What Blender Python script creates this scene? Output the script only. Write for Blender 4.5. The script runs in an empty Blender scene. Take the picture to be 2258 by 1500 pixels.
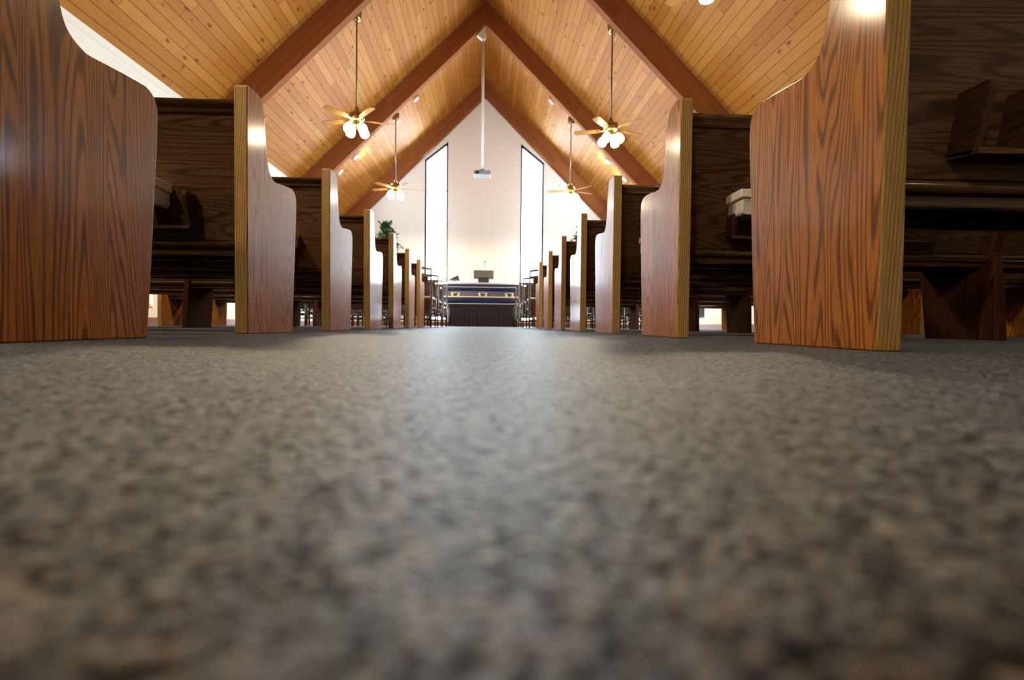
import bpy, bmesh, math, random
from mathutils import Vector, Matrix
random.seed(7)
sc = bpy.context.scene
COL = sc.collection

# ------------------------------------------------------------------ camera
YAW, PITCH, ROLL, CAM_H, F_PX = 0.0523976, -0.0280858, 0.0101110, 0.0416047, 1150.24
fwd = Vector((math.sin(YAW) * math.cos(PITCH), math.cos(YAW) * math.cos(PITCH), math.sin(PITCH)))
r0 = Vector((math.cos(YAW), -math.sin(YAW), 0.0))
u0 = r0.cross(fwd)
right = math.cos(ROLL) * r0 + math.sin(ROLL) * u0
up = -math.sin(ROLL) * r0 + math.cos(ROLL) * u0
cam_data = bpy.data.cameras.new('camera')
cam_data.sensor_width = 36.0
cam_data.lens = F_PX / 2258.0 * 36.0
cam_data.clip_start = 0.005
cam_data.clip_end = 200.0
cam_data.dof.use_dof = True
cam_data.dof.focus_distance = 1.6
cam_data.dof.aperture_fstop = 4.9
cam = bpy.data.objects.new('camera', cam_data)
cam.matrix_world = Matrix(((right.x, up.x, -fwd.x, 0.0), (right.y, up.y, -fwd.y, 0.0),
                           (right.z, up.z, -fwd.z, CAM_H), (0, 0, 0, 1)))
COL.objects.link(cam)
sc.camera = cam

# ------------------------------------------------------------------ sky, daylight, exposure
SKY = 30.0            # bright overcast sky outside the windows
LAMP = 11.0   # glass shades of the ceiling fans
SPOT = 60.0          # lenses of the lit downlights
SPOT_W = 85.0       # light thrown by one lit downlight
FAN_W = 135.0         # light falling out of the open shades of one fan
EXPOSURE = 1.1
world = bpy.data.worlds.new('overcast_sky')
sc.world = world
world.use_nodes = True
world.node_tree.nodes['Background'].inputs[0].default_value = (0.69, 0.85, 1.0, 1)
world.node_tree.nodes['Background'].inputs[1].default_value = SKY
vs = sc.view_settings
sc.display_settings.display_device = 'sRGB'
vs.view_transform = 'Standard'
vs.look = 'None'
vs.exposure = EXPOSURE
vs.gamma = 1.0
vs.use_curve_mapping = False
cy = sc.cycles
cy.use_denoising = True
cy.max_bounces = 7
cy.diffuse_bounces = 4
cy.glossy_bounces = 4
cy.transparent_max_bounces = 12
cy.sample_clamp_indirect = 12.0
cy.caustics_reflective = False
cy.caustics_refractive = False

# room measures (metres; x across, y along the aisle away from the camera)
RX, RZ, SL = -0.041, 7.69, 0.993          # ridge position, height, roof slope
WL, WR = -4.44, 4.36                      # side walls
YB, YF = -4.6, 16.56                      # back wall, front (window) wall
def roof(x): return RZ - SL * abs(x - RX)
BEAM_Y = [-3.05, 0.84, 4.73, 8.617, 12.51, 16.40]
BEAM_T, BEAM_D = 0.155, 0.555
SIDE_WIN_Y = [6.745, 10.635]
SIDE_HW = 0.485

def portal(loc, size, direction):
    l = bpy.data.lights.new('daylight_portal', 'AREA')
    l.shape = 'RECTANGLE'
    l.size, l.size_y = size
    l.cycles.is_portal = True
    o = bpy.data.objects.new('daylight_portal', l)
    o.location = loc
    o.rotation_euler = Vector(direction).to_track_quat('-Z', 'Y').to_euler()
    COL.objects.link(o)
for x in (-1.55, 1.46):
    portal((x, YF + 0.22, 2.95), (0.74, 5.7), (0, -1, 0))
for y in SIDE_WIN_Y:
    portal((WL - 0.22, y, 1.28), (1.0, 2.2), (1, 0, 0))
    portal((WR + 0.22, y, 1.28), (1.0, 2.2), (-1, 0, 0))

# ------------------------------------------------------------------ material helpers
class NT:
    def __init__(self, name):
        self.m = bpy.data.materials.new(name)
        self.m.use_nodes = True
        self.t = self.m.node_tree
        self.n = self.t.nodes
        self.bsdf = self.n['Principled BSDF']
    def new(self, typ, **kw):
        nd = self.n.new(typ)
        for k, v in kw.items():
            setattr(nd, k, v)
        return nd
    def link(self, a, b): self.t.links.new(a, b)
    def put(self, sock, v):
        if isinstance(v, bpy.types.NodeSocket): self.link(v, sock)
        else: sock.default_value = v
    def math(self, op, a, b=None, c=None, clamp=False):
        nd = self.new('ShaderNodeMath', operation=op, use_clamp=clamp)
        self.put(nd.inputs[0], a)
        if b is not None: self.put(nd.inputs[1], b)
        if c is not None: self.put(nd.inputs[2], c)
        return nd.outputs[0]
    def xyz(self, x, y, z):
        nd = self.new('ShaderNodeCombineXYZ')
        for s, v in zip(nd.inputs, (x, y, z)): self.put(s, v)
        return nd.outputs[0]
    def obj(self):
        tc = self.new('ShaderNodeTexCoord')
        sp = self.new('ShaderNodeSeparateXYZ')
        self.link(tc.outputs['Object'], sp.inputs[0])
        return sp.outputs[0], sp.outputs[1], sp.outputs[2]
    def rand(self): return self.new('ShaderNodeObjectInfo').outputs['Random']
    def noise(self, vec, scale=1.0, detail=2.0, rough=0.5, dist=0.0):
        nd = self.new('ShaderNodeTexNoise')
        self.link(vec, nd.inputs['Vector'])
        nd.inputs['Scale'].default_value = scale
        nd.inputs['Detail'].default_value = detail
        nd.inputs['Roughness'].default_value = rough
        nd.inputs['Distortion'].default_value = dist
        return nd.outputs['Fac'], nd.outputs['Color']
    def white(self, vec):
        nd = self.new('ShaderNodeTexWhiteNoise', noise_dimensions='3D')
        self.link(vec, nd.inputs['Vector'])
        return nd.outputs['Value']
    def ramp(self, fac, stops, interp='LINEAR'):
        nd = self.new('ShaderNodeValToRGB')
        nd.color_ramp.interpolation = interp
        els = nd.color_ramp.elements
        while len(els) < len(stops): els.new(0.5)
        for e, (p, c) in zip(els, stops):
            e.position = p
            e.color = (c[0], c[1], c[2], 1) if hasattr(c, '__len__') else (c, c, c, 1)
        self.link(fac, nd.inputs[0])
        return nd.outputs[0]
    def mix(self, fac, a, b, blend='MIX'):
        nd = self.new('ShaderNodeMix', data_type='RGBA', blend_type=blend)
        self.put(nd.inputs[0], fac)
        for s, v in ((nd.inputs[6], a), (nd.inputs[7], b)):
            if isinstance(v, tuple): v = (v[0], v[1], v[2], 1)
            self.put(s, v)
        return nd.outputs[2]
    def bump(self, h, strength=0.2, dist=0.002):
        nd = self.new('ShaderNodeBump')
        nd.inputs['Strength'].default_value = strength
        nd.inputs['Distance'].default_value = dist
        self.link(h, nd.inputs['Height'])
        self.link(nd.outputs[0], self.bsdf.inputs['Normal'])
    def set(self, **kw):
        for k, v in kw.items():
            s = self.bsdf.inputs[k.replace('_', ' ')]
            if isinstance(v, tuple) and len(v) == 3: v = (v[0], v[1], v[2], 1)
            self.put(s, v)
        return self.m

def plain(name, col, rough=0.5, metal=0.0, coat=0.0, var=0.06):
    k = NT(name)
    x, y, z = k.obj()
    f, _ = k.noise(k.xyz(x, y, z), 9.0, 3.0)
    c = k.mix(k.math('MULTIPLY', f, var * 4), col, tuple(v * 0.72 for v in col))
    return k.set(Base_Color=c, Roughness=rough, Metallic=metal, Coat_Weight=coat)

def oak(name, axis, light, dark, stave=0.115, rough=0.3, coat=0.55, coat_rough=0.16):
    """stained open-grained oak; grain runs along local axis 0, 1 or 2"""
    k = NT(name)
    p = list(k.obj())
    rnd = k.math('MULTIPLY', k.rand(), 37.0)
    along = p[axis]
    others = [p[i] for i in range(3) if i != axis]
    cross, thick = (others[1], others[0]) if axis != 0 else (others[1], others[0])
    # glued-up staves, each with its own figure
    sidx = k.math('FLOOR', k.math('DIVIDE', k.math('ADD', cross, 0.037), stave))
    jit = k.math('ADD', k.math('MULTIPLY', sidx, 5.37), rnd)
    a2 = k.math('ADD', along, jit)
    n1, _ = k.noise(k.xyz(k.math('MULTIPLY', cross, 7.0), k.math('MULTIPLY', thick, 1.5), k.math('MULTIPLY', a2, 0.62)), 1.0, 1.5, 0.45, 0.12)
    rings = k.math('SINE', k.math('ADD', k.math('MULTIPLY', n1, 215.0), k.math('ADD', k.math('MULTIPLY', cross, 280.0), k.math('MULTIPLY', thick, 900.0))))
    # irregular line weight
    n2, _ = k.noise(k.xyz(k.math('MULTIPLY', cross, 60.0), k.math('MULTIPLY', thick, 60.0), k.math('MULTIPLY', a2, 3.0)), 1.0, 2.0)
    rings = k.math('ADD', rings, k.math('MULTIPLY', k.math('SUBTRACT', n2, 0.5), 1.6))
    line = k.ramp(k.math('MULTIPLY_ADD', rings, 0.5, 0.5), [(0.52, 0.0), (0.86, 0.72), (1.0, 1.0)])
    # fine open pores
    po, _ = k.noise(k.xyz(k.math('MULTIPLY', cross, 520.0), k.math('MULTIPLY', thick, 520.0), k.math('MULTIPLY', a2, 9.0)), 1.0, 2.0, 0.6)
    pores = k.ramp(po, [(0.42, 0.0), (0.66, 1.0)])
    tone = k.white(k.xyz(sidx, rnd, 0.5))
    base = k.mix(k.math('MULTIPLY', tone, 0.55), light, tuple(l * 0.62 for l in light))
    c = k.mix(k.math('MULTIPLY', line, 0.74), base, dark)
    c = k.mix(k.math('MULTIPLY', pores, 0.62), c, dark)
    k.bump(k.math('ADD', k.math('MULTIPLY', pores, -0.6), k.math('MULTIPLY', line, -0.4)), 0.12, 0.0006)
    return k.set(Base_Color=c, Roughness=rough, Specular_IOR_Level=0.03, Coat_Weight=coat, Coat_Roughness=coat_rough, Coat_IOR=1.42)

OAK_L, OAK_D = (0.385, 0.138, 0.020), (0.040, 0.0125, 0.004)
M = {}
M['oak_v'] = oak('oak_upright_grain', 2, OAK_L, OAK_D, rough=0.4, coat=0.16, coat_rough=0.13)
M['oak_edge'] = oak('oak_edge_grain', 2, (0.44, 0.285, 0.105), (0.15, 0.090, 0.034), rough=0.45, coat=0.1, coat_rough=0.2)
M['holder'] = oak('pale_holder_oak', 0, (0.84, 0.79, 0.72), (0.60, 0.54, 0.47), rough=0.35, coat=0.5)  # holder block coloured much whiter than the pew oak
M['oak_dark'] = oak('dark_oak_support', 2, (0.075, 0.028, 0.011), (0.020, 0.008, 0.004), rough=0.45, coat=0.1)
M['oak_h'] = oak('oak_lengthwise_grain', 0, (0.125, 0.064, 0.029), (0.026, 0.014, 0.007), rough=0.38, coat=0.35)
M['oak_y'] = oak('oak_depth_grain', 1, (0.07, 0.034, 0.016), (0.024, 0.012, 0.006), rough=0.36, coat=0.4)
M['chair_wood'] = plain('dark_chair_wood', (0.045, 0.020, 0.010), 0.25, 0, 0.6)
M['chair_seat'] = plain('tan_seat_cover', (0.42, 0.27, 0.10), 0.38, 0, 0.2)
M['projector_grey'] = plain('grey_projector_plastic', (0.30, 0.32, 0.34), 0.45)
M['white_paint'] = plain('white_painted_metal', (0.78, 0.78, 0.76), 0.4)
M['wall'] = plain('cream_painted_plaster', (0.80, 0.755, 0.655), 0.75, 0, 0, 0.02)
M['front_wall'] = plain('pale_painted_plaster', (0.83, 0.83, 0.82), 0.75, 0, 0, 0.02)
M['trim_wood'] = plain('reddish_trim_wood', (0.22, 0.075, 0.03), 0.4, 0, 0.3)
M['window_frame'] = plain('dark_window_frame', (0.035, 0.03, 0.05), 0.45)
M['brass'] = plain('aged_brass', (0.36, 0.27, 0.12), 0.28, 0.95)
M['rod'] = plain('dark_brass_rod', (0.16, 0.125, 0.07), 0.35, 0.8)
M['blade'] = oak('light_oak_blade', 0, (0.50, 0.27, 0.09), (0.24, 0.11, 0.03), 0.4, 0.28, 0.6)
M['navy'] = plain('navy_metallic_lacquer', (0.012, 0.022, 0.085), 0.22, 0.5, 0.8)
M['grey_panel'] = plain('blue_grey_metallic_lacquer', (0.10, 0.105, 0.15), 0.25, 0.6, 0.7)
M['lid_grey'] = plain('silver_grey_crown', (0.42, 0.40, 0.43), 0.4, 0.7, 0.4)  # lid crown coloured paler than the navy lid below it
M['silver'] = plain('polished_silver_trim', (0.66, 0.63, 0.55), 0.4, 1.0)
M['gold'] = plain('polished_gold_trim', (0.85, 0.70, 0.40), 0.38, 1.0)
M['burgundy'] = plain('burgundy_drape', (0.012, 0.0028, 0.005), 0.95)
M['lectern'] = plain('grey_brown_lectern_wood', (0.075, 0.055, 0.045), 0.55)
M['black'] = plain('black_matte', (0.014, 0.016, 0.018), 0.5)
M['leaf'] = plain('green_leaf', (0.05, 0.14, 0.06), 0.45, 0, 0.2, 0.2)
M['bark'] = plain('brown_bark', (0.12, 0.07, 0.04), 0.8)
M['pot'] = plain('terracotta_pot', (0.30, 0.14, 0.08), 0.6)
M['slat'] = plain('orange_wood_slat', (0.75, 0.36, 0.09), 0.45)
M['socket'] = plain('dark_bolt', (0.02, 0.015, 0.012), 0.4, 0.6)

def emitter(name, col, s):
    k = NT(name)
    return k.set(Base_Color=(0.8, 0.78, 0.7), Emission_Color=col, Emission_Strength=s, Roughness=0.3)
M['shade'] = emitter('lit_frosted_glass', (1.0, 0.74, 0.40), LAMP)
M['downlight'] = emitter('lit_downlight_lens', (1.0, 0.88, 0.72), SPOT)

def glass():
    k = NT('clear_window_glass')
    tr = k.new('ShaderNodeBsdfTransparent')
    tr.inputs[0].default_value = (0.97, 0.98, 0.98, 1)
    gl = k.new('ShaderNodeBsdfGlossy')
    gl.inputs['Roughness'].default_value = 0.02
    fr = k.new('ShaderNodeFresnel')
    fr.inputs[0].default_value = 1.3
    mx = k.new('ShaderNodeMixShader')
    k.link(fr.outputs[0], mx.inputs[0]); k.link(tr.outputs[0], mx.inputs[1]); k.link(gl.outputs[0], mx.inputs[2])
    k.link(mx.outputs[0], k.n['Material Output'].inputs[0])
    return k.m
M['glass'] = glass()

def pine_ceiling():
    k = NT('knotty_pine_boards')
    x, y, z = k.obj()
    ax = k.math('SUBTRACT', x, RX)
    side = k.math('SIGN', ax)
    s = k.math('MULTIPLY', k.math('ABSOLUTE', ax), 1.41)
    W_ = 0.142
    b = k.math('DIVIDE', s, W_)
    bi = k.math('FLOOR', b)
    bf = k.math('SUBTRACT', b, bi)
    r1 = k.white(k.xyz(bi, side, 1.0))
    yy = k.math('ADD', k.math('DIVIDE', y, 2.6), k.math('MULTIPLY', r1, 9.0))
    yi = k.math('FLOOR', yy)
    yf = k.math('SUBTRACT', yy, yi)
    r2 = k.white(k.xyz(bi, yi, side))
    e1 = k.math('MINIMUM', bf, k.math('SUBTRACT', 1.0, bf))
    e2 = k.math('MINIMUM', yf, k.math('SUBTRACT', 1.0, yf))
    groove = k.math('MAXIMUM', k.math('LESS_THAN', e1, 0.035), k.math('LESS_THAN', e2, 0.0016))
    sh = k.math('MULTIPLY', r2, 13.0)
    g, _ = k.noise(k.xyz(k.math('MULTIPLY', s, 26.0), k.math('ADD', k.math('MULTIPLY', y, 1.6), sh), sh), 1.0, 3.0, 0.55, 0.4)
    c = k.ramp(r2, [(0.0, (0.40, 0.150, 0.018)), (0.5, (0.47, 0.195, 0.028)), (1.0, (0.54, 0.25, 0.046))])
    c = k.mix(k.math('MULTIPLY', g, 0.62), c, (0.27, 0.090, 0.014))
    vo = k.new('ShaderNodeTexVoronoi', feature='F1')
    k.link(k.xyz(k.math('MULTIPLY', s, 7.0), k.math('ADD', k.math('MULTIPLY', y, 3.0), sh), side), vo.inputs['Vector'])
    vo.inputs['Scale'].default_value = 1.0
    vo.inputs['Randomness'].default_value = 1.0
    gate = k.math('GREATER_THAN', k.white(vo.outputs['Position']), 0.3)
    kn = k.math('MULTIPLY', k.ramp(vo.outputs['Distance'], [(0.08, 1.0), (0.20, 0.0)]), gate)
    c = k.mix(k.math('MULTIPLY', kn, 0.85), c, (0.10, 0.032, 0.010))
    c = k.mix(k.math('MULTIPLY', groove, 0.8), c, (0.09, 0.03, 0.01))
    k.bump(k.math('MULTIPLY', groove, -1.0), 0.6, 0.004)
    return k.set(Base_Color=c, Roughness=0.6, Specular_IOR_Level=0.12)
M['pine'] = pine_ceiling()

def beam_wood():
    k = NT('laminated_fir_beam')
    x, y, z = k.obj()
    ax = k.math('ABSOLUTE', k.math('SUBTRACT', x, RX))
    a = k.math('MULTIPLY', k.math('SUBTRACT', ax, z), 0.707)
    c_ = k.math('MULTIPLY', k.math('ADD', ax, z), 0.707)
    sg = k.math('SIGN', k.math('SUBTRACT', x, RX))
    li = k.math('FLOOR', k.math('DIVIDE', c_, 0.045))
    n, _ = k.noise(k.xyz(k.math('MULTIPLY', a, 1.2), k.math('MULTIPLY', c_, 30.0), k.math('ADD', k.math('MULTIPLY', y, 12.0), li)), 1.0, 3.0)
    r = k.white(k.xyz(li, k.math('FLOOR', k.math('DIVIDE', a, 2.1)), sg))
    c = k.ramp(r, [(0.0, (0.27, 0.092, 0.030)), (1.0, (0.36, 0.135, 0.048))])
    c = k.mix(k.math('MULTIPLY', n, 0.6), c, (0.14, 0.042, 0.014))
    return k.set(Base_Color=c, Roughness=0.7, Specular_IOR_Level=0.05)
M['beam'] = beam_wood()

def carpet():
    k = NT('speckled_loop_carpet')
    x, y, z = k.obj()
    v = k.xyz(x, y, z)
    wob, wc = k.noise(v, 330.0, 2.0)
    vo = k.new('ShaderNodeTexVoronoi', feature='F1')
    ad = k.new('ShaderNodeVectorMath', operation='MULTIPLY_ADD')
    k.link(wc, ad.inputs[0]); ad.inputs[1].default_value = (0.003, 0.003, 0.003); k.link(v, ad.inputs[2])
    k.link(ad.outputs[0], vo.inputs['Vector'])
    vo.inputs['Scale'].default_value = 300.0
    rnd = k.white(vo.outputs['Position'])
    c = k.ramp(rnd, [(0.0, (0.001, 0.0008, 0.0008)), (0.18, (0.006, 0.0035, 0.002)), (0.34, (0.008, 0.0078, 0.0088)), (0.50, (0.018, 0.0155, 0.0135)),
                     (0.66, (0.060, 0.037, 0.012)), (0.78, (0.010, 0.0108, 0.014)), (0.89, (0.090, 0.064, 0.028))], 'CONSTANT')
    big, _ = k.noise(v, 135.0, 2.0)
    dip = k.ramp(big, [(0.36, 1.0), (0.54, 0.0)])
    c = k.mix(k.math('MULTIPLY', dip, 0.75), c, (0.005, 0.004, 0.0035))
    patch, _ = k.noise(v, 24.0, 2.0)
    c = k.mix(k.math('MULTIPLY', k.ramp(patch, [(0.38, 0.0), (0.62, 1.0)]), 0.45), c, (0.018, 0.016, 0.015))
    d = vo.outputs['Distance']
    pile, _ = k.noise(v, 420.0, 3.0, 0.6)
    hgt = k.math('ADD', k.math('MULTIPLY', d, -0.8), k.math('MULTIPLY', pile, 0.9))
    hgt = k.math('ADD', hgt, k.math('MULTIPLY', big, 0.9))
    sheen = k.ramp(rnd, [(0.0, 0.08), (0.18, 0.32), (0.34, 0.65), (0.50, 0.9), (0.66, 0.65), (0.78, 0.5), (0.89, 0.95)], 'CONSTANT')
    keep = k.math('SUBTRACT', 1.0, k.math('MULTIPLY', dip, 0.5))
    sheen = k.math('MULTIPLY', sheen, k.math('MULTIPLY', keep, 0.8))
    spec = k.ramp(rnd, [(0.0, 0.10), (0.18, 0.32), (0.34, 0.6), (0.50, 0.85), (0.66, 0.6), (0.78, 0.6), (0.89, 0.9)], 'CONSTANT')
    spec = k.math('MULTIPLY', spec, k.math('MULTIPLY', keep, 0.54))
    k.bump(hgt, 0.42, 0.004)
    return k.set(Base_Color=c, Roughness=0.52, Specular_IOR_Level=spec, Sheen_Weight=sheen, Sheen_Roughness=0.14, Sheen_Tint=(0.74, 0.86, 1.0))
M['carpet'] = carpet()

# ------------------------------------------------------------------ mesh helpers
class MB:
    def __init__(self): self.v = []; self.f = []; self.sm = []
    def add(self, vs_, fs, smooth=False):
        o = len(self.v)
        self.v += [tuple(p) for p in vs_]
        self.f += [tuple(i + o for i in f) for f in fs]
        self.sm += [smooth] * len(fs)
        return self
    def box(self, x0, x1, y0, y1, z0, z1):
        x0, x1 = sorted((x0, x1)); y0, y1 = sorted((y0, y1)); z0, z1 = sorted((z0, z1))
        return self.hexa([(x0, y0, z0), (x1, y0, z0), (x1, y1, z0), (x0, y1, z0), (x0, y0, z1), (x1, y0, z1), (x1, y1, z1), (x0, y1, z1)])
    def hexa(self, p):
        return self.add(p, [(0, 3, 2, 1), (4, 5, 6, 7), (0, 1, 5, 4), (1, 2, 6, 5), (2, 3, 7, 6), (3, 0, 4, 7)])
    def prism(self, prof, x0, x1, axis=0, smooth=False):
        """profile extruded along an axis: 0 -> profile is (y,z), 1 -> (x,z), 2 -> (x,y)"""
        n = len(prof)
        def pt(a, b, t): return ((t, a, b), (a, t, b), (a, b, t))[axis]
        vs_ = [pt(a, b, x0) for a, b in prof] + [pt(a, b, x1) for a, b in prof]
        fs = [(i, (i + 1) % n, n + (i + 1) % n, n + i) for i in range(n)]
        o = len(self.v)
        self.add(vs_, fs, smooth)
        self.f += [tuple(o + i for i in reversed(range(n))), tuple(o + n + i for i in range(n))]
        self.sm += [False, False]
        return self
    def tube(self, pts, rad, seg=10, cap=True, smooth=True):
        pts = [Vector(p) for p in pts]
        rads = rad if hasattr(rad, '__len__') else [rad] * len(pts)
        o = len(self.v)
        ref = None
        for i, p in enumerate(pts):
            d = (pts[min(i + 1, len(pts) - 1)] - pts[max(i - 1, 0)]).normalized()
            if ref is None: ref = Vector((0, 0, 1)) if abs(d.z) < 0.9 else Vector((1, 0, 0))
            u = d.cross(ref).normalized(); w = d.cross(u).normalized()
            for k in range(seg):
                a = 2 * math.pi * k / seg
                self.v.append(tuple(p + rads[i] * (math.cos(a) * u + math.sin(a) * w)))
        for i in range(len(pts) - 1):
            for k in range(seg):
                k2 = (k + 1) % seg
                self.f.append((o + i * seg + k, o + i * seg + k2, o + (i + 1) * seg + k2, o + (i + 1) * seg + k))
                self.sm.append(smooth)
        if cap:
            self.f.append(tuple(o + k for k in reversed(range(seg)))); self.sm.append(False)
            e = o + (len(pts) - 1) * seg
            self.f.append(tuple(e + k for k in range(seg))); self.sm.append(False)
        return self
    def lathe(self, prof, seg=24, mat=None, cap=True):
        """profile (r,z) revolved about local z, then moved by mat"""
        mat = mat or Matrix()
        o = len(self.v)
        for r, z in prof:
            for k in range(seg):
                a = 2 * math.pi * k / seg
                self.v.append(tuple(mat @ Vector((r * math.cos(a), r * math.sin(a), z))))
        for i in range(len(prof) - 1):
            for k in range(seg):
                k2 = (k + 1) % seg
                self.f.append((o + i * seg + k, o + i * seg + k2, o + (i + 1) * seg + k2, o + (i + 1) * seg + k)); self.sm.append(True)
        if cap:
            self.f.append(tuple(o + k for k in reversed(range(seg)))); self.sm.append(False)
            e = o + (len(prof) - 1) * seg
            self.f.append(tuple(e + k for k in range(seg))); self.sm.append(False)
        return self
    def build(self, name, mat, parent=None, bevel=0.0, seg=2, loc=None):
        me = bpy.data.meshes.new(name)
        me.from_pydata(self.v, [], self.f)
        me.polygons.foreach_set('use_smooth', self.sm)
        bm = bmesh.new(); bm.from_mesh(me)
        bmesh.ops.recalc_face_normals(bm, faces=bm.faces)
        bm.to_mesh(me); bm.free()
        me.update()
        me.materials.append(M[mat])
        o = bpy.data.objects.new(name, me)
        COL.objects.link(o)
        if parent: o.parent = parent
        if loc: o.location = loc
        if bevel:
            b = o.modifiers.new('bevel', 'BEVEL')
            b.width = bevel; b.segments = seg; b.limit_method = 'ANGLE'; b.angle_limit = math.radians(40)
            b.harden_normals = False
        return o

def empty(name, loc=(0, 0, 0), rz=0.0):
    o = bpy.data.objects.new(name, None)
    o.location = loc; o.rotation_euler = (0, 0, rz)
    o.empty_display_size = 0.1
    COL.objects.link(o)
    return o
def tag(o, label, cat, group=None):
    o['label'] = label; o['category'] = cat
    if group: o['group'] = group
    return o
def struct(o):
    o['kind'] = 'structure'
    return o
def copy_tree(o, parent=None):
    c = o.copy()
    COL.objects.link(c)
    if parent: c.parent = parent
    for ch in list(o.children): copy_tree(ch, c)
    return c
def catmull(pts, n=5):
    out = []
    for i in range(len(pts) - 1):
        p0, p1, p2, p3 = (Vector(pts[max(i - 1, 0)]), Vector(pts[i]), Vector(pts[i + 1]), Vector(pts[min(i + 2, len(pts) - 1)]))
        for k in range(n):
            t = k / n
            out.append(tuple(0.5 * ((2 * p1) + (p2 - p0) * t + (2 * p0 - 5 * p1 + 4 * p2 - p3) * t * t + (3 * p1 - p0 - 3 * p2 + p3) * t ** 3)))
    out.append(tuple(pts[-1]))
    return out
ORD = ['first', 'second', 'third', 'fourth', 'fifth', 'sixth', 'seventh', 'eighth']

# ------------------------------------------------------------------ the setting
struct(MB().box(WL - 0.2, WR + 0.2, YB - 0.2, YF + 0.2, -0.12, 0.0).build('floor', 'carpet'))
c_ = MB()
for sx, xe in ((-1, WL - 0.35), (1, WR + 0.35)):
    ze = roof(xe)
    p = [(RX, RZ), (xe, ze), (xe, ze + 0.25), (RX, RZ + 0.25)]
    c_.prism(p, YB - 0.2, YF + 0.25, axis=1)
struct(c_.build('ceiling', 'pine'))

WT = 0.2
def side_wall(name, x, sg):
    """wall with narrow tall windows; sg = outward direction"""
    m = MB()
    zt = roof(x) + 0.02
    x1 = x + sg * WT
    w, z0, z1 = SIDE_HW, 0.22, 2.35
    edges = [YB - 0.2]
    for y in SIDE_WIN_Y: edges += [y - w, y + w]
    edges.append(YF + 0.2)
    for i in range(0, len(edges), 2):
        m.box(x, x1, edges[i], edges[i + 1], 0, zt)
    for y in SIDE_WIN_Y:
        m.box(x, x1, y - w, y + w, 0, z0)
        m.box(x, x1, y - w, y + w, z1, zt)
    return struct(m.build(name, 'wall'))
side_wall('wall_left', WL, -1)
side_wall('wall_right', WR, 1)

WIN = [(-1.915, -1.19, 5.205, 5.78), (1.095, 1.83, 5.775, 5.195)]   # x0, x1, top at x0, top at x1
WZ0 = 0.16
m = MB()
def gable(x0, x1, zb0, zb1):
    m.prism([(x0, zb0), (x1, zb1), (x1, roof(x1) + 0.1), (x0, roof(x0) + 0.1)], YF, YF + WT, axis=1)
gable(WL - 0.2, WIN[0][0], 0, 0)
gable(WIN[0][1], RX, 0, 0); gable(RX, WIN[1][0], 0, 0)
gable(WIN[1][1], WR + 0.2, 0, 0)
for x0, x1, za, zb in WIN:
    gable(x0, x1, za, zb)
    m.box(x0, x1, YF, YF + WT, 0, WZ0)
struct(m.build('wall_front', 'front_wall'))
m = MB()
m.prism([(WL - 0.2, 0), (WR + 0.2, 0), (WR + 0.2, roof(WR + 0.2) + 0.1), (RX, RZ + 0.1), (WL - 0.2, roof(WL - 0.2) + 0.1)], YB - 0.2, YB, axis=1)
struct(m.build('wall_back', 'wall'))

# baseboards and small trims
struct(MB().box(WL, WL + 0.015, YB, YF, 0, 0.10).build('baseboard_left', 'trim_wood'))
struct(MB().box(WR - 0.015, WR, YB, YF, 0, 0.10).build('baseboard_right', 'trim_wood'))
struct(MB().box(WL, WR, YF - 0.015, YF, 0, 0.13).build('baseboard_front', 'trim_wood'))
struct(MB().box(-1.17, 1.08, YF - 0.006, YF, 5.17, 5.185).build('trim_1', 'front_wall'))
struct(MB().box(WL, WL + 0.008, YB, YF, roof(WL) - 0.10, roof(WL) - 0.09).build('trim_2', 'wall'))
struct(MB().box(WR - 0.008, WR, YB, YF, roof(WR) - 0.10, roof(WR) - 0.09).build('trim_3', 'wall'))

# rafters
for yb in BEAM_Y:
    m = MB()
    for xe in (WL - 0.05, WR + 0.05):
        m.prism([(RX, RZ + 0.02), (xe, roof(xe) + 0.02), (xe, roof(xe) - BEAM_D), (RX, RZ - BEAM_D)], yb, yb + BEAM_T, axis=1)
    struct(m.build('beam', 'beam', bevel=0.006))

# front windows
for i, (x0, x1, za, zb) in enumerate(WIN):
    w = struct(empty('window_%d' % (i + 1), ((x0 + x1) / 2, YF + 0.08, WZ0)))
    cx = (x0 + x1) / 2
    sl = (zb - za) / (x1 - x0)
    fr = MB()
    t = 0.055
    def top(x): return za + sl * (x - x0)
    y0, y1 = 0.0, 0.07
    for a, b in ((x0, x0 + t), (x1 - t, x1)):
        fr.prism([(a - cx, 0), (b - cx, 0), (b - cx, top(b) - WZ0), (a - cx, top(a) - WZ0)], y0, y1, axis=1)
    fr.prism([(x0 - cx, za - WZ0 - 0.08), (x1 - cx, zb - WZ0 - 0.08), (x1 - cx, zb - WZ0), (x0 - cx, za - WZ0)], y0, y1, axis=1)
    fr.box(x0 - cx, x1 - cx, y0, y1, 0, 0.05)
    for zm in (4.27, 2.545, 1.05):
        fr.box(x0 - cx, x1 - cx, y0 + 0.01, y1 - 0.01, zm - WZ0 - 0.012, zm - WZ0 + 0.012)
    fr.build('window_frame', 'window_frame', w)
    g = MB()
    g.prism([(x0 - cx + 0.01, 0.02), (x1 - cx - 0.01, 0.02), (x1 - cx - 0.01, zb - WZ0 - 0.02), (x0 - cx + 0.01, za - WZ0 - 0.02)], 0.033, 0.039, axis=1)
    g.build('window_glass', 'glass', w)
n = 3
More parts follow.
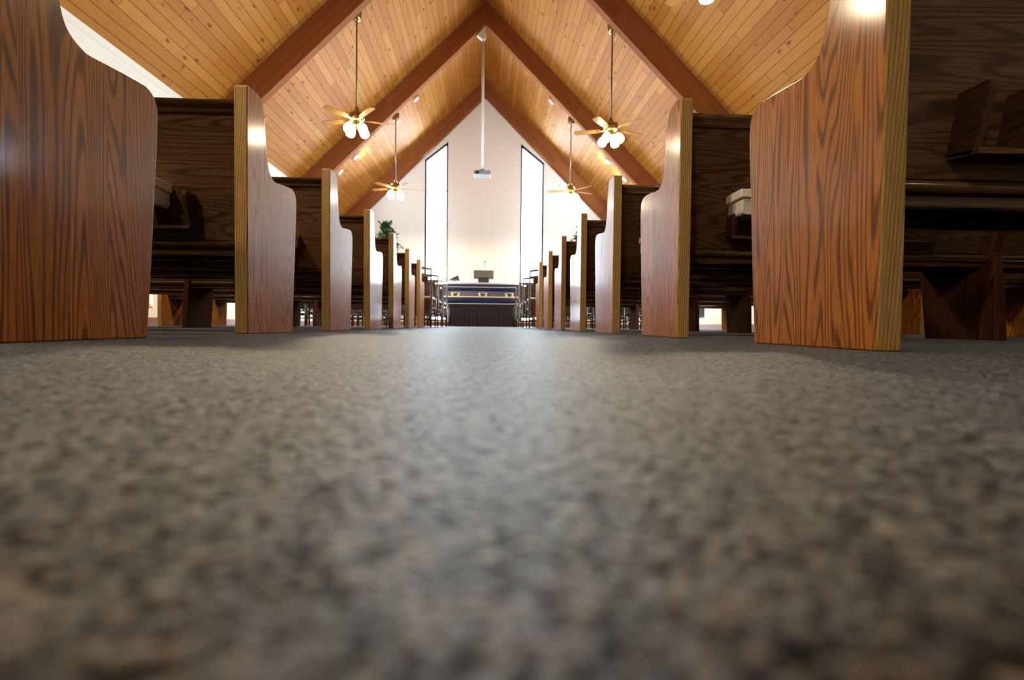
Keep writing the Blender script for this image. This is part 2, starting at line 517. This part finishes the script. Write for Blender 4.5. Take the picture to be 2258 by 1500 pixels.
for sgn, x in ((-1, WL), (1, WR)):
    for y in SIDE_WIN_Y:
        w = struct(empty('window_%d' % n, (x + sgn * 0.10, y, 0.22))); n += 1
        fr = MB()
        for a, b in ((-SIDE_HW, -SIDE_HW + 0.03), (SIDE_HW - 0.03, SIDE_HW)): fr.box(-0.03, 0.03, a, b, 0, 2.13)
        for a, b in ((0, 0.03), (1.05, 1.075), (2.10, 2.13)): fr.box(-0.03, 0.03, -SIDE_HW, SIDE_HW, a, b)
        fr.build('window_frame', 'window_frame', w)
        MB().box(-0.003, 0.003, -SIDE_HW + 0.01, SIDE_HW - 0.01, 0.01, 2.12).build('window_glass', 'glass', w)

# slatted blind in the left window of the second bay
bl = empty('window_blind', (WL - 0.02, SIDE_WIN_Y[0], 0.24))
tag(bl, 'orange wooden slatted blind glowing in the low left wall window', 'blind')
sl_m = MB()
zz = 0.03
while zz < 2.05:
    sl_m.hexa([(-0.018, -0.47, zz), (0.018, -0.47, zz + 0.012), (0.018, 0.47, zz + 0.012), (-0.018, 0.47, zz),
               (-0.018, -0.47, zz + 0.003), (0.018, -0.47, zz + 0.015), (0.018, 0.47, zz + 0.015), (-0.018, 0.47, zz + 0.003)])
    zz += 0.036
sl_m.build('slats', 'slat', bl)
MB().box(-0.025, 0.025, -0.475, 0.475, 2.05, 2.10).build('head_rail', 'slat', bl)
MB().box(-0.02, 0.02, -0.475, 0.475, 0.0, 0.02).build('bottom_rail', 'slat', bl)

# ------------------------------------------------------------------ pews
END_UP = [(0.010, 0.902), (0.06, 0.908), (0.112, 0.903), (0.134, 0.885), (0.147, 0.845), (0.157, 0.795), (0.167, 0.742), (0.178, 0.692),
          (0.190, 0.655), (0.210, 0.634), (0.242, 0.622), (0.262, 0.621), (0.310, 0.627), (0.370, 0.634), (0.420, 0.639), (0.447, 0.6395), (0.470, 0.632),
          (0.486, 0.617), (0.494, 0.592), (0.492, 0.52), (0.477, 0.36), (0.458, 0.15), (0.443, 0.0)]
END_PROF = [(0.0, 0.0), (0.0, 0.893)] + catmull(END_UP, 4)
END_T = 0.047
def back_y(z): return 0.034 + (0.85 - z) * 0.205        # rear face of the slanted back
def make_pew(sg, length, supports):
    t = empty('church_pew')
    def X(d): return sg * d
    for d in (0, length - END_T):
        ep = MB().prism(END_PROF, X(d), X(d + END_T)).build('end_panel', 'oak_v', t, 0.004, 3)
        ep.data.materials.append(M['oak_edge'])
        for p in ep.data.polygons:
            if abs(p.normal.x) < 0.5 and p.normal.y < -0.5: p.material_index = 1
    a, b = END_T - 0.004, length - END_T + 0.004
    th = 0.022
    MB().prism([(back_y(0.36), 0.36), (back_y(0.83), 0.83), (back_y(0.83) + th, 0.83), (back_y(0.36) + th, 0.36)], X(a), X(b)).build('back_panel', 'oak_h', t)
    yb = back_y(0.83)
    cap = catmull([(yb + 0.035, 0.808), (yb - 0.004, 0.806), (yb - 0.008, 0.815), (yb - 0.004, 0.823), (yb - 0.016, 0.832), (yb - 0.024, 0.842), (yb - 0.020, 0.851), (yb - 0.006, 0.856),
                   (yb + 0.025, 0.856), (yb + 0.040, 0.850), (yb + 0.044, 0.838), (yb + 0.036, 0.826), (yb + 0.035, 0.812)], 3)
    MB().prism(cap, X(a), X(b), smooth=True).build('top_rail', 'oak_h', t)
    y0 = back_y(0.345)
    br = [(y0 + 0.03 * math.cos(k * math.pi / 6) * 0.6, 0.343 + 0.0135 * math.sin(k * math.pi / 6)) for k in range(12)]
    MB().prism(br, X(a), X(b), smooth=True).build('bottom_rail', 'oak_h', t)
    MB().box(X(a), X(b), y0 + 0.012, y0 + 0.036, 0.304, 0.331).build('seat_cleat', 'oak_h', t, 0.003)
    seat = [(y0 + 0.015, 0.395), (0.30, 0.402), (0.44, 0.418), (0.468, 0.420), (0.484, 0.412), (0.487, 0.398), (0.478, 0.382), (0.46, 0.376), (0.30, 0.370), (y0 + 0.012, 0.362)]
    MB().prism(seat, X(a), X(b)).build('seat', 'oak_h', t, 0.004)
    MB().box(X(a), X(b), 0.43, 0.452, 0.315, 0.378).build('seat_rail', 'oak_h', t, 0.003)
    for d in supports:
        # upright bracket: rises behind the slanted back, tapers to the floor
        prof = [(back_y(0.50) - 0.006, 0.52), (back_y(0.50) - 0.034, 0.50), (back_y(0.36) - 0.034, 0.36), (0.075, 0.20), (0.065, 0.0), (0.42, 0.0), (0.445, 0.20), (0.470, 0.372),
                (back_y(0.37) + 0.012, 0.362), (back_y(0.36) - 0.006, 0.36)]
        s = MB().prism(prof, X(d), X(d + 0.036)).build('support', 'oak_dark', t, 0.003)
        by = back_y(0.37) - 0.031
        MB().lathe([(0.006, 0), (0.006, 0.008)], 8, Matrix.Translation((X(d + 0.018), by, 0.352)) @ Matrix.Rotation(math.pi / 2, 4, 'X')).build('bolt', 'socket', s)
    # book rack on the rear face of the back
    rk = empty('book_rack'); rk.parent = t
    d0, d1 = 0.235, 1.05
    def rp(z): return back_y(z)
    def plate(d, w):
        pr = [(rp(0.525) + 0.004, 0.525), (rp(0.40) + 0.004, 0.40), (rp(0.40) - 0.060, 0.388), (rp(0.52) - 0.070, 0.508), (rp(0.54) - 0.060, 0.525)]
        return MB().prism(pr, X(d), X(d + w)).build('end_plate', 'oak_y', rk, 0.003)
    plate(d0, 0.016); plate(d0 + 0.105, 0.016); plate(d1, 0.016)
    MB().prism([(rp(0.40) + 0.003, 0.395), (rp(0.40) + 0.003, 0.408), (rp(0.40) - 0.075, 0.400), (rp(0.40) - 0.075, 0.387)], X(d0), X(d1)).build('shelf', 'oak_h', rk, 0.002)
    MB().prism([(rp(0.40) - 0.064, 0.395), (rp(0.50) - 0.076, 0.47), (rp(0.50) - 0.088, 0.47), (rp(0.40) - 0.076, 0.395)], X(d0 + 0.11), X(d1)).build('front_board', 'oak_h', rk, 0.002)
    # pale cup-holder block with a lid in front of the rack
    blk = empty('cup_holder'); blk.parent = t
    blk['label'] = 'pale wooden holder block with a lid'
    yk = rp(0.5) - 0.125
    lid = [(yk - 0.012, 0.528), (yk + 0.125, 0.528), (yk + 0.125, 0.562), (yk - 0.006, 0.562)]
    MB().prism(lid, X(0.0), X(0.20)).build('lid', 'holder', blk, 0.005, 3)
    q = [(0.010, 0.528)] + [(0.010 + 0.018 * (1 - math.cos(k * math.pi / 8)), 0.484 - 0.018 * math.sin(k * math.pi / 8)) for k in range(5)] + \
        [(0.172 - 0.018 + 0.018 * math.sin(k * math.pi / 8), 0.466 + 0.018 * (1 - math.cos(k * math.pi / 8))) for k in range(5)] + [(0.190, 0.528)]
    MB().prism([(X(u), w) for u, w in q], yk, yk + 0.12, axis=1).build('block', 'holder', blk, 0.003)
    return t, blk
DL, DR, SP = 1.9527, 1.9398, 1.01095
AL, AR = -0.8633, 0.7265
OFF = {(1, 0): 0.40, (-1, 1): 0.32, (-1, 2): 0.20, (1, 1): 0.225, (1, 2): 0.175}
WHERE = ['nearest the camera', 'second from the camera', 'third from the camera', 'fourth from the camera', 'fifth from the camera',
         'sixth from the camera', 'nearest the rows of chairs']
for sg, side, ax_, dy, ln, sup in ((-1, 'left', AL, DL, 2.77, (1.37,)), (1, 'right', AR, DR, 2.77, (1.35,))):
    proto, blk = make_pew(sg, ln, sup)
    blkname = blk.name
    for k in range(7):
        o = proto if k == 0 else copy_tree(proto)
        o.location = (ax_, dy + (k - 1) * SP, 0)
        for ch in o.children:
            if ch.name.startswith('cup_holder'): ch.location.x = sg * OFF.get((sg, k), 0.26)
        extra = {0: ', cut by the frame edge'}.get(k, '')
        tag(o, 'dark oak pew %s, %s of the aisle%s' % (WHERE[k], side, extra), 'pew', 'church pews on the %s of the aisle' % side)

# ------------------------------------------------------------------ chairs
def make_chair():
    t = empty('wooden_chair')
    hw = 0.20
    def rake(z): return -0.075 * max(0.0, (z - 0.45) / 0.5) ** 1.2
    for s in (-1, 1):
        pts = [(s * hw, -0.03 + 0.03 * min(1, z / 0.45) + rake(z), z) for z in (0, 0.2, 0.45, 0.62, 0.78, 0.90, 0.925)]
        MB().tube(pts, [0.014, 0.017, 0.019, 0.017, 0.015, 0.014, 0.008], 10).build('back_post', 'chair_wood', t)
        MB().tube([(s * hw * 1.08, 0.40, 0), (s * hw * 1.08, 0.395, 0.25), (s * hw * 1.08, 0.39, 0.43)], [0.012, 0.018, 0.019], 10).build('leg', 'chair_wood', t)
        for z in (0.185, 0.30):
            MB().tube([(s * hw, 0.0, z), (s * hw * 1.06, 0.395, z)], 0.010, 8).build('stretcher', 'chair_wood', t)
    def rail(z0, z1, rise, name):
        lo, hi = [], []
        for i in range(13):
            u = -1 + 2 * i / 12
            lo.append((u * hw, z0 + rise * (1 - u * u)))
            hi.append((u * hw, z1 + rise * (1 - u * u)))
        y = rake((z0 + z1) / 2)
        return MB().prism(lo + hi[::-1], y - 0.010, y + 0.010, axis=1).build(name, 'chair_wood', t, 0.003)
    rail(0.868, 0.906, 0.022, 'crest_rail')
    rail(0.768, 0.815, 0.012, 'upper_slat')
    rail(0.52, 0.548, 0.0, 'lower_slat')
    sp = catmull([(0.115, 0.53), (0.085, 0.575), (0.085, 0.62), (0.125, 0.68), (0.155, 0.73), (0.150, 0.80)], 4)
    pr = [(x, z) for x, z in sp] + [(-x, z) for x, z in sp[::-1]]
    ms = MB()
    n_ = len(pr)
    ms.add([(x, rake(z) - 0.006, z) for x, z in pr] + [(x, rake(z) + 0.006, z) for x, z in pr],
           [(i, (i + 1) % n_, n_ + (i + 1) % n_, n_ + i) for i in range(n_)] + [tuple(range(n_ - 1, -1, -1)), tuple(range(n_, 2 * n_))])
    ms.build('back_splat', 'chair_wood', t)
    MB().prism([(-0.205, 0.005), (0.205, 0.005), (0.23, 0.42), (0.215, 0.435), (-0.215, 0.435), (-0.23, 0.42)], 0.425, 0.455, axis=2).build('seat_frame', 'chair_wood', t, 0.006)
    MB().prism([(-0.19, 0.02), (0.19, 0.02), (0.212, 0.405), (0.195, 0.42), (-0.195, 0.42), (-0.212, 0.405)], 0.452, 0.482, axis=2).build('seat_cushion', 'chair_seat', t, 0.012, 3)
    ur = MB()
    ur.box(-0.18, 0.18, 0.03, 0.37, 0.262, 0.274)
    ur.box(-0.18, 0.18, 0.03, 0.040, 0.274, 0.41); ur.box(-0.185, -0.172, 0.03, 0.37, 0.274, 0.42); ur.box(0.172, 0.185, 0.03, 0.37, 0.274, 0.42)
    ur.build('book_rack', 'chair_wood', t)
    for y, z in ((0.0, 0.215), (0.0, 0.13), (0.392, 0.24)):
        MB().tube([(-hw, y - 0.012 * (y == 0), z), (hw, y - 0.012 * (y == 0), z)], 0.010, 8).build('stretcher', 'chair_wood', t)
    return t
chair0 = make_chair()
first = True
ROWN = ['nearest', 'second', 'third', 'farthest']
for sg, side, xa, ys in ((-1, 'left', -0.83, (8.15, 9.32, 10.40, 11.45)), (1, 'right', 0.70, (8.20, 9.55, 10.75, 11.85))):
    for r, y in enumerate(ys):
        for c in range(5):
            o = chair0 if first else copy_tree(chair0)
            first = False
            o.location = (xa + sg * (0.20 + 0.50 * c), y + random.uniform(-0.02, 0.02), 0)
            o.rotation_euler.z = random.uniform(-0.03, 0.03)
            pos = 'at the aisle' if c == 0 else '%s from the aisle' % ORD[c]
            tag(o, 'dark wooden chair %s in the %s row of chairs on the %s' % (pos, ROWN[r], side), 'chair', 'wooden chairs on the %s of the aisle' % side)

# ------------------------------------------------------------------ ceiling fans
def make_fan(drop):
    """origin at the ceiling; the blades hang `drop` below it"""
    t = empty('ceiling_fan')
    MB().lathe([(0.02, -0.13), (0.05, -0.12), (0.075, -0.08), (0.085, -0.03), (0.085, 0.09)], 20).build('canopy', 'brass', t)
    MB().tube([(0, 0, -0.10), (0, 0, -drop + 0.12)], 0.0135, 10).build('downrod', 'rod', t)
    zb = -drop
    MB().lathe([(0.02, zb + 0.19), (0.035, zb + 0.15), (0.045, zb + 0.10), (0.12, zb + 0.07), (0.135, zb + 0.03), (0.135, zb - 0.02), (0.11, zb - 0.06), (0.06, zb - 0.075)], 24).build('motor', 'brass', t)
    for k in range(5):
        a = math.radians(20 + 72 * k)
        R_ = Matrix.Rotation(a, 4, 'Z') @ Matrix.Translation((0, 0, zb - 0.035)) @ Matrix.Rotation(math.radians(11), 4, 'X')
        pr = [(0.20, -0.045), (0.30, -0.058), (0.55, -0.068), (0.64, -0.066), (0.665, -0.04), (0.672, 0.0), (0.665, 0.04), (0.64, 0.066), (0.55, 0.068), (0.30, 0.058), (0.20, 0.045)]
        n_ = len(pr)
        b = MB()
        b.add([R_ @ Vector((x, y, -0.004)) for x, y in pr] + [R_ @ Vector((x, y, 0.004)) for x, y in pr],
              [(i, (i + 1) % n_, n_ + (i + 1) % n_, n_ + i) for i in range(n_)] + [tuple(range(n_ - 1, -1, -1)), tuple(range(n_, 2 * n_))])
        bo = b.build('blade', 'blade', t)
        ir = MB()
        ir.hexa([R_ @ Vector(p) for p in ((0.10, -0.018, -0.012), (0.26, -0.03, -0.012), (0.26, 0.03, -0.012), (0.10, 0.018, -0.012),
                                           (0.10, -0.018, -0.004), (0.26, -0.03, -0.004), (0.26, 0.03, -0.004), (0.10, 0.018, -0.004))])
        ir.build('blade_iron', 'brass', bo)
    lk = MB().lathe([(0.055, zb - 0.07), (0.075, zb - 0.10), (0.07, zb - 0.15), (0.03, zb - 0.18), (0.012, zb - 0.20)], 20).build('light_kit', 'brass', t)
    bulb = bpy.data.lights.new('fan_bulbs', 'SPOT')
    bulb.energy = FAN_W; bulb.color = (1.0, 0.82, 0.56); bulb.spot_size = math.radians(172); bulb.spot_blend = 0.35; bulb.shadow_soft_size = 0.10
    bo_ = bpy.data.objects.new('bulb', bulb); COL.objects.link(bo_); bo_.parent = t; bo_.location = (0, 0, zb - 0.33)
    for k in range(4):
        a = math.radians(45 + 90 * k + 8)
        R_ = Matrix.Rotation(a, 4, 'Z') @ Matrix.Translation((0.115, 0, zb - 0.135)) @ Matrix.Rotation(math.radians(-32), 4, 'Y')
        sh = MB().lathe([(0.032, 0.0), (0.054, -0.025), (0.073, -0.06), (0.081, -0.10), (0.077, -0.14), (0.056, -0.17), (0.018, -0.183)], 12, R_)
        sh.build('lamp_shade', 'shade', lk)
        MB().tube([(0.05 * math.cos(a), 0.05 * math.sin(a), zb - 0.12), tuple(R_ @ Vector((0, 0, 0.005)))], 0.012, 8).build('shade_arm', 'brass', lk)
    return t
fan0 = None
for i, (x, y, lab) in enumerate([(-2.28, 9.40, 'brass ceiling fan on the left, the larger of the two there'),
                                 (2.24, 9.40, 'brass ceiling fan on the right, its lit shades whole and larger than the far one'),
                                 (-2.34, 13.76, 'small far brass ceiling fan with lit shades left of the left tall window'),
                                 (2.22, 13.76, 'small far brass ceiling fan with lit shades right of the right tall window'),
                                 (2.20, 5.25, 'ceiling fan whose lit shade is cut by the top edge, upper right'),
                                 (-2.34, 5.05, 'unseen brass ceiling fan on the left, above the fourth pew'),  # out of view; added to continue the left row of fans
                                 (-2.34, -3.2, 'added unseen brass ceiling fan behind the nearest left pew'),  # unseen, added to light pew backs and edges from behind
                                 (-2.34, 1.0, 'added unseen brass ceiling fan overhead, above the nearest left pew')]):  # unseen, added above to light the nearest pews and carpet
    if fan0 is None:
        fan0 = make_fan(5.37 - 3.57); o = fan0
    else:
        o = copy_tree(fan0)
    o.location = (x, y, roof(x) - 0.01 + (0.055 if y == 5.25 else 0))
    o.rotation_euler.z = math.radians(random.uniform(-4, 4) + (14 if y == 5.25 else 0))
    tag(o, lab, 'ceiling fan', 'ceiling fans with four lit shades')

# ------------------------------------------------------------------ downlights in the ceiling
def make_downlight(lit):
    t = empty('ceiling_downlight')
    MB().lathe([(0.055, 0.03), (0.085, 0.02), (0.09, -0.02), (0.075, -0.035), (0.06, -0.03)], 18, cap=False).build('trim_ring', 'white_paint', t)
    MB().lathe([(0.004, -0.022), (0.064, -0.022), (0.064, -0.015)], 18).build('lens', 'downlight' if lit else 'white_paint', t)
    if lit:
        li = bpy.data.lights.new('downlight_beam', 'SPOT')
        li.energy = SPOT_W; li.color = (0.78, 0.90, 1.0); li.spot_size = math.radians(150); li.spot_blend = 0.7; li.shadow_soft_size = 0.06
        lo = bpy.data.objects.new('downlight_beam', li); COL.objects.link(lo); lo.parent = t; lo.location = (0, 0, -0.05)
    return t
dl_on, dl_off = make_downlight(True), make_downlight(False)
used = {}
for x, lit, lab in ((-3.38, 1, 'lit round downlight on the left ceiling slope below the near left fan'),
                    (3.24, 1, 'lit round downlight on the right ceiling slope below the near right fan'),
                    (3.70, 1, 'small lit downlight low on the right ceiling slope near the wall'),
                    (-3.78, 0, 'unlit white downlight low on the left ceiling slope near the wall'),
                    (-1.84, 0, 'unlit white downlight high on the left ceiling slope'),
                    (1.70, 0, 'unlit white downlight high on the right ceiling slope')):
    src = dl_on if lit else dl_off
    o = src if lit not in used else copy_tree(src)
    used[lit] = 1
    o.location = (x, 13.84, roof(x) - 0.004)
    o.rotation_euler = (0, math.radians(-44.8 if x < 0 else 44.8), 0)
    for ch in o.children:
        if ch.type == 'LIGHT':
            d = o.rotation_euler.to_matrix().inverted() @ Vector((-1.15 * x, 2.7, 0.5))
            ch.rotation_euler = d.to_track_quat('-Z', 'Y').to_euler()
    tag(o, lab, 'downlight', 'round downlights in the last ceiling bay')

# ------------------------------------------------------------------ projector hanging from the second rafter
pj = empty('ceiling_projector', (-0.09, 12.60, 3.60))
tag(pj, 'white projector hanging on a long white pole from the ceiling peak', 'projector')
MB().prism([(-0.20, 0.0), (0.20, 0.0), (0.20, 0.075), (0.185, 0.09), (-0.185, 0.09), (-0.20, 0.075)], -0.17, 0.15, axis=1).build('case', 'projector_grey', pj, 0.008)
MB().lathe([(0.038, 0), (0.042, 0.012), (0.034, 0.03)], 16, Matrix.Translation((-0.12, -0.165, 0.045)) @ Matrix.Rotation(math.pi / 2, 4, 'X')).build('lens', 'black', pj)
MB().prism([(-0.09, 0.088), (0.09, 0.088), (0.05, 0.15), (-0.05, 0.15)], -0.05, 0.05, axis=1).build('bracket', 'projector_grey', pj, 0.004)
MB().tube([(0, 0, 0.14), (0, 0, 3.34)], 0.031, 14).build('pole', 'white_paint', pj)
MB().prism([(-0.15, 3.29), (-0.03, 3.20), (0.035, 3.20), (0.06, 3.30), (0.045, 3.50), (0.03, 3.50)], -0.06, 0.06, axis=1).build('flange', 'white_paint', pj, 0.004)

# ------------------------------------------------------------------ casket on a draped bier
bier = empty('casket_bier', (-0.06, 13.55, 0))
tag(bier, 'dark burgundy pleated drape around the bier under the casket', 'bier')
m = MB()
W2, D2, ztop = 0.86, 0.30, 0.555
loop = []
def ring(z, amp):
    pts = []
    N = 360
    per = 2 * (2 * W2 + 2 * D2)
    for i in range(N):
        s = i / N * per
        a = s
        if a < 2 * W2: x, y, nx, ny = -W2 + a, -D2, 0, -1
        elif a < 2 * W2 + 2 * D2: x, y, nx, ny = W2, -D2 + a - 2 * W2, 1, 0
        elif a < 4 * W2 + 2 * D2: x, y, nx, ny = W2 - (a - 2 * W2 - 2 * D2), D2, 0, 1
        else: x, y, nx, ny = -W2, D2 - (a - 4 * W2 - 2 * D2), -1, 0
        w = amp * (math.sin(2 * math.pi * s / 0.11) + 0.4 * math.sin(2 * math.pi * s / 0.29 + 1))
        pts.append((x + nx * w, y + ny * w, z))
    return pts
rings_ = [ring(z, a) for z, a in ((0.004, 0.018), (0.25, 0.015), (0.5, 0.010), (ztop - 0.02, 0.006))]
N = len(rings_[0])
vs_ = [p for r in rings_ for p in r]
fs = [(i * N + k, i * N + (k + 1) % N, (i + 1) * N + (k + 1) % N, (i + 1) * N + k) for i in range(3) for k in range(N)]
m.add(vs_, fs, True)
m.build('drape', 'burgundy', bier)
MB().box(-W2 - 0.01, W2 + 0.01, -D2 - 0.01, D2 + 0.01, ztop - 0.03, ztop).build('top_board', 'black', bier, 0.004)

ck = empty('casket', (-0.06, 13.53, 0.556))
tag(ck, 'closed dark blue casket with silver trim and three swing handles on a draped bier', 'casket')
def oct_ring(hx, hy, c, z):
    return [(-hx + c, -hy, z), (hx - c, -hy, z), (hx, -hy + c, z), (hx, hy - c, z), (hx - c, hy, z), (-hx + c, hy, z), (-hx, hy - c, z), (-hx, -hy + c, z)]
def loft(levels, name, mat, bevel=0.004):
    b = MB()
    rs = [oct_ring(*l) for l in levels]
    vs_ = [p for r in rs for p in r]
    n_ = 8
    fs = [(i * n_ + k, i * n_ + (k + 1) % n_, (i + 1) * n_ + (k + 1) % n_, (i + 1) * n_ + k) for i in range(len(rs) - 1) for k in range(n_)]
    fs += [tuple(range(n_ - 1, -1, -1)), tuple((len(rs) - 1) * n_ + k for k in range(n_))]
    b.add(vs_, fs)
    return b.build(name, mat, ck, bevel)
loft([(1.06, 0.335, 0.06, 0.0), (1.075, 0.35, 0.07, 0.012), (1.075, 0.35, 0.07, 0.03)], 'base_moulding', 'silver')
loft([(1.04, 0.32, 0.06, 0.028), (1.05, 0.33, 0.06, 0.10), (1.04, 0.318, 0.06, 0.172)], 'base_band', 'navy')
loft([(1.045, 0.325, 0.06, 0.170), (1.055, 0.335, 0.06, 0.185), (1.045, 0.325, 0.06, 0.212)], 'side_moulding', 'gold')
loft([(1.02, 0.30, 0.06, 0.208), (1.02, 0.30, 0.06, 0.345)], 'body', 'grey_panel')
loft([(1.03, 0.315, 0.06, 0.343), (1.05, 0.335, 0.06, 0.375), (1.055, 0.34, 0.06, 0.425)], 'upper_band', 'navy')
loft([(1.06, 0.345, 0.06, 0.424), (1.065, 0.35, 0.06, 0.436), (1.055, 0.34, 0.06, 0.452)], 'lid_moulding', 'silver')
loft([(1.045, 0.33, 0.06, 0.450), (1.04, 0.325, 0.06, 0.492), (1.03, 0.315, 0.06, 0.515)], 'lid', 'navy')
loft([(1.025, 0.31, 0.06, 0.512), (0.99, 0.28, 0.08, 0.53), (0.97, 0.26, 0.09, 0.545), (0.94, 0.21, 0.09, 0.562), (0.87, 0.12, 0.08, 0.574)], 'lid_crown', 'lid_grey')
for x in (-0.683, 0.003, 0.672):
    h = empty('swing_handle'); h.parent = ck
    for s in (-1, 1):
        MB().prism([(x + s * 0.075 - 0.022, 0.205), (x + s * 0.075 + 0.022, 0.205), (x + s * 0.085 + 0.028, 0.285), (x + s * 0.085 - 0.028, 0.285)], -0.350, -0.298, axis=1).build('lug', 'gold', h, 0.006)
    MB().tube([(x - 0.115, -0.375, 0.268), (x - 0.05, -0.385, 0.285), (x + 0.05, -0.385, 0.285), (x + 0.115, -0.375, 0.268)], 0.014, 10).build('bar', 'silver', h)
    for s in (-1, 1):
        MB().tube([(x + s * 0.085, -0.34, 0.262), (x + s * 0.085, -0.378, 0.278)], 0.012, 8).build('bar_arm', 'gold', h)

# ------------------------------------------------------------------ lectern, music stand
lc = empty('lectern', (-0.045, 15.1, 0))
tag(lc, 'brown wooden lectern with a thin microphone standing behind the casket', 'lectern')
MB().box(-0.30, 0.30, -0.24, 0.24, 0, 0.06).build('base', 'lectern', lc, 0.006)
MB().box(-0.155, 0.155, -0.15, 0.15, 0.06, 1.40).build('column', 'black', lc, 0.006)
MB().prism([(-0.22, 1.385), (0.22, 1.385), (0.22, 1.50), (-0.22, 1.60)], -0.282, 0.282).build('desk', 'lectern', lc, 0.008)
mic = MB().tube([(0.02, -0.15, 1.56), (0.02, -0.15, 1.68), (0.028, -0.135, 1.78), (0.036, -0.10, 1.835)], 0.006, 8).build('microphone_stem', 'black', lc)
MB().lathe([(0.008, -0.03), (0.017, -0.015), (0.019, 0.01), (0.010, 0.028)], 12, Matrix.Translation((0.038, -0.088, 1.85)) @ Matrix.Rotation(-0.6, 4, 'X')).build('microphone_head', 'black', mic)

ms_ = empty('music_stand', (-0.89, 15.0, 0))
tag(ms_, 'black music stand with a sloping top behind the left end of the casket', 'music stand')
MB().tube([(0, 0, 0.02), (0, 0, 1.33)], 0.012, 10).build('post', 'black', ms_)
for k in range(3):
    a = math.radians(90 + 120 * k)
    MB().tube([(0, 0, 0.16), (0.24 * math.cos(a), 0.24 * math.sin(a), 0.012)], 0.010, 8).build('leg', 'black', ms_)
MB().prism([(-0.155, 1.30), (0.155, 1.31), (0.13, 1.425), (0.09, 1.425)], -0.20, 0.20, axis=1).build('desk', 'black', ms_, 0.004)

# ------------------------------------------------------------------ tall potted trees in the front corners
def make_tree():
    t = empty('potted_tree')
    MB().lathe([(0.14, 0.0), (0.17, 0.20), (0.20, 0.36), (0.215, 0.36), (0.215, 0.40), (0.18, 0.40), (0.18, 0.34)], 22).build('pot', 'pot', t)
    tr = MB()
    tr.tube([(0, 0, 0.33), (0.02, 0.01, 1.2), (-0.01, 0, 2.1), (0.0, 0.0, 3.0)], [0.028, 0.022, 0.018, 0.008], 10)
    rng = random.Random(5)
    lv = MB()
    for k in range(44):
        a = rng.uniform(0, 2 * math.pi)
        z0 = rng.uniform(2.05, 2.92)
        le = rng.uniform(0.20, 0.42) * (1.25 - 0.75 * max(0, (z0 - 2.3) / 0.65))
        el = rng.uniform(0.05, 0.9) + max(0, (z0 - 2.6)) * 1.2
        e = Vector((le * math.cos(a) * math.cos(el), le * math.sin(a) * math.cos(el), z0 + le * math.sin(el)))
        b0 = Vector((0, 0, z0))
        tr.tube([b0, e], [0.006, 0.003], 6)
        for j in range(8):
            p = b0.lerp(e, 0.3 + 0.7 * j / 7)
            d = Vector((rng.uniform(-1, 1), rng.uniform(-1, 1), rng.uniform(-0.4, 0.9))).normalized()
            s_ = d.cross(Vector((0, 0, 1))).normalized()
            L_, w_ = rng.uniform(0.13, 0.21), rng.uniform(0.04, 0.065)
            up_ = d.cross(s_).normalized()
            lv.add([p, p + d * L_ * 0.45 + s_ * w_, p + d * L_, p + d * L_ * 0.45 - s_ * w_, p + d * L_ * 0.45 + up_ * 0.012],
                   [(0, 1, 4), (1, 2, 4), (2, 3, 4), (3, 0, 4)], True)
    tr.build('trunk', 'bark', t)
    lv.build('foliage', 'leaf', t)
    return t
tr = make_tree()
tr.location = (-2.93, 15.75, 0)
tag(tr, 'green leafy potted tree by the front wall, left of the left window', 'tree', 'potted trees by the front wall')
t2 = copy_tree(tr)
t2.location = (2.93, 15.75, 0); t2.rotation_euler.z = 2.2
tag(t2, 'green leafy potted tree by the front wall, right of the right window', 'tree', 'potted trees by the front wall')
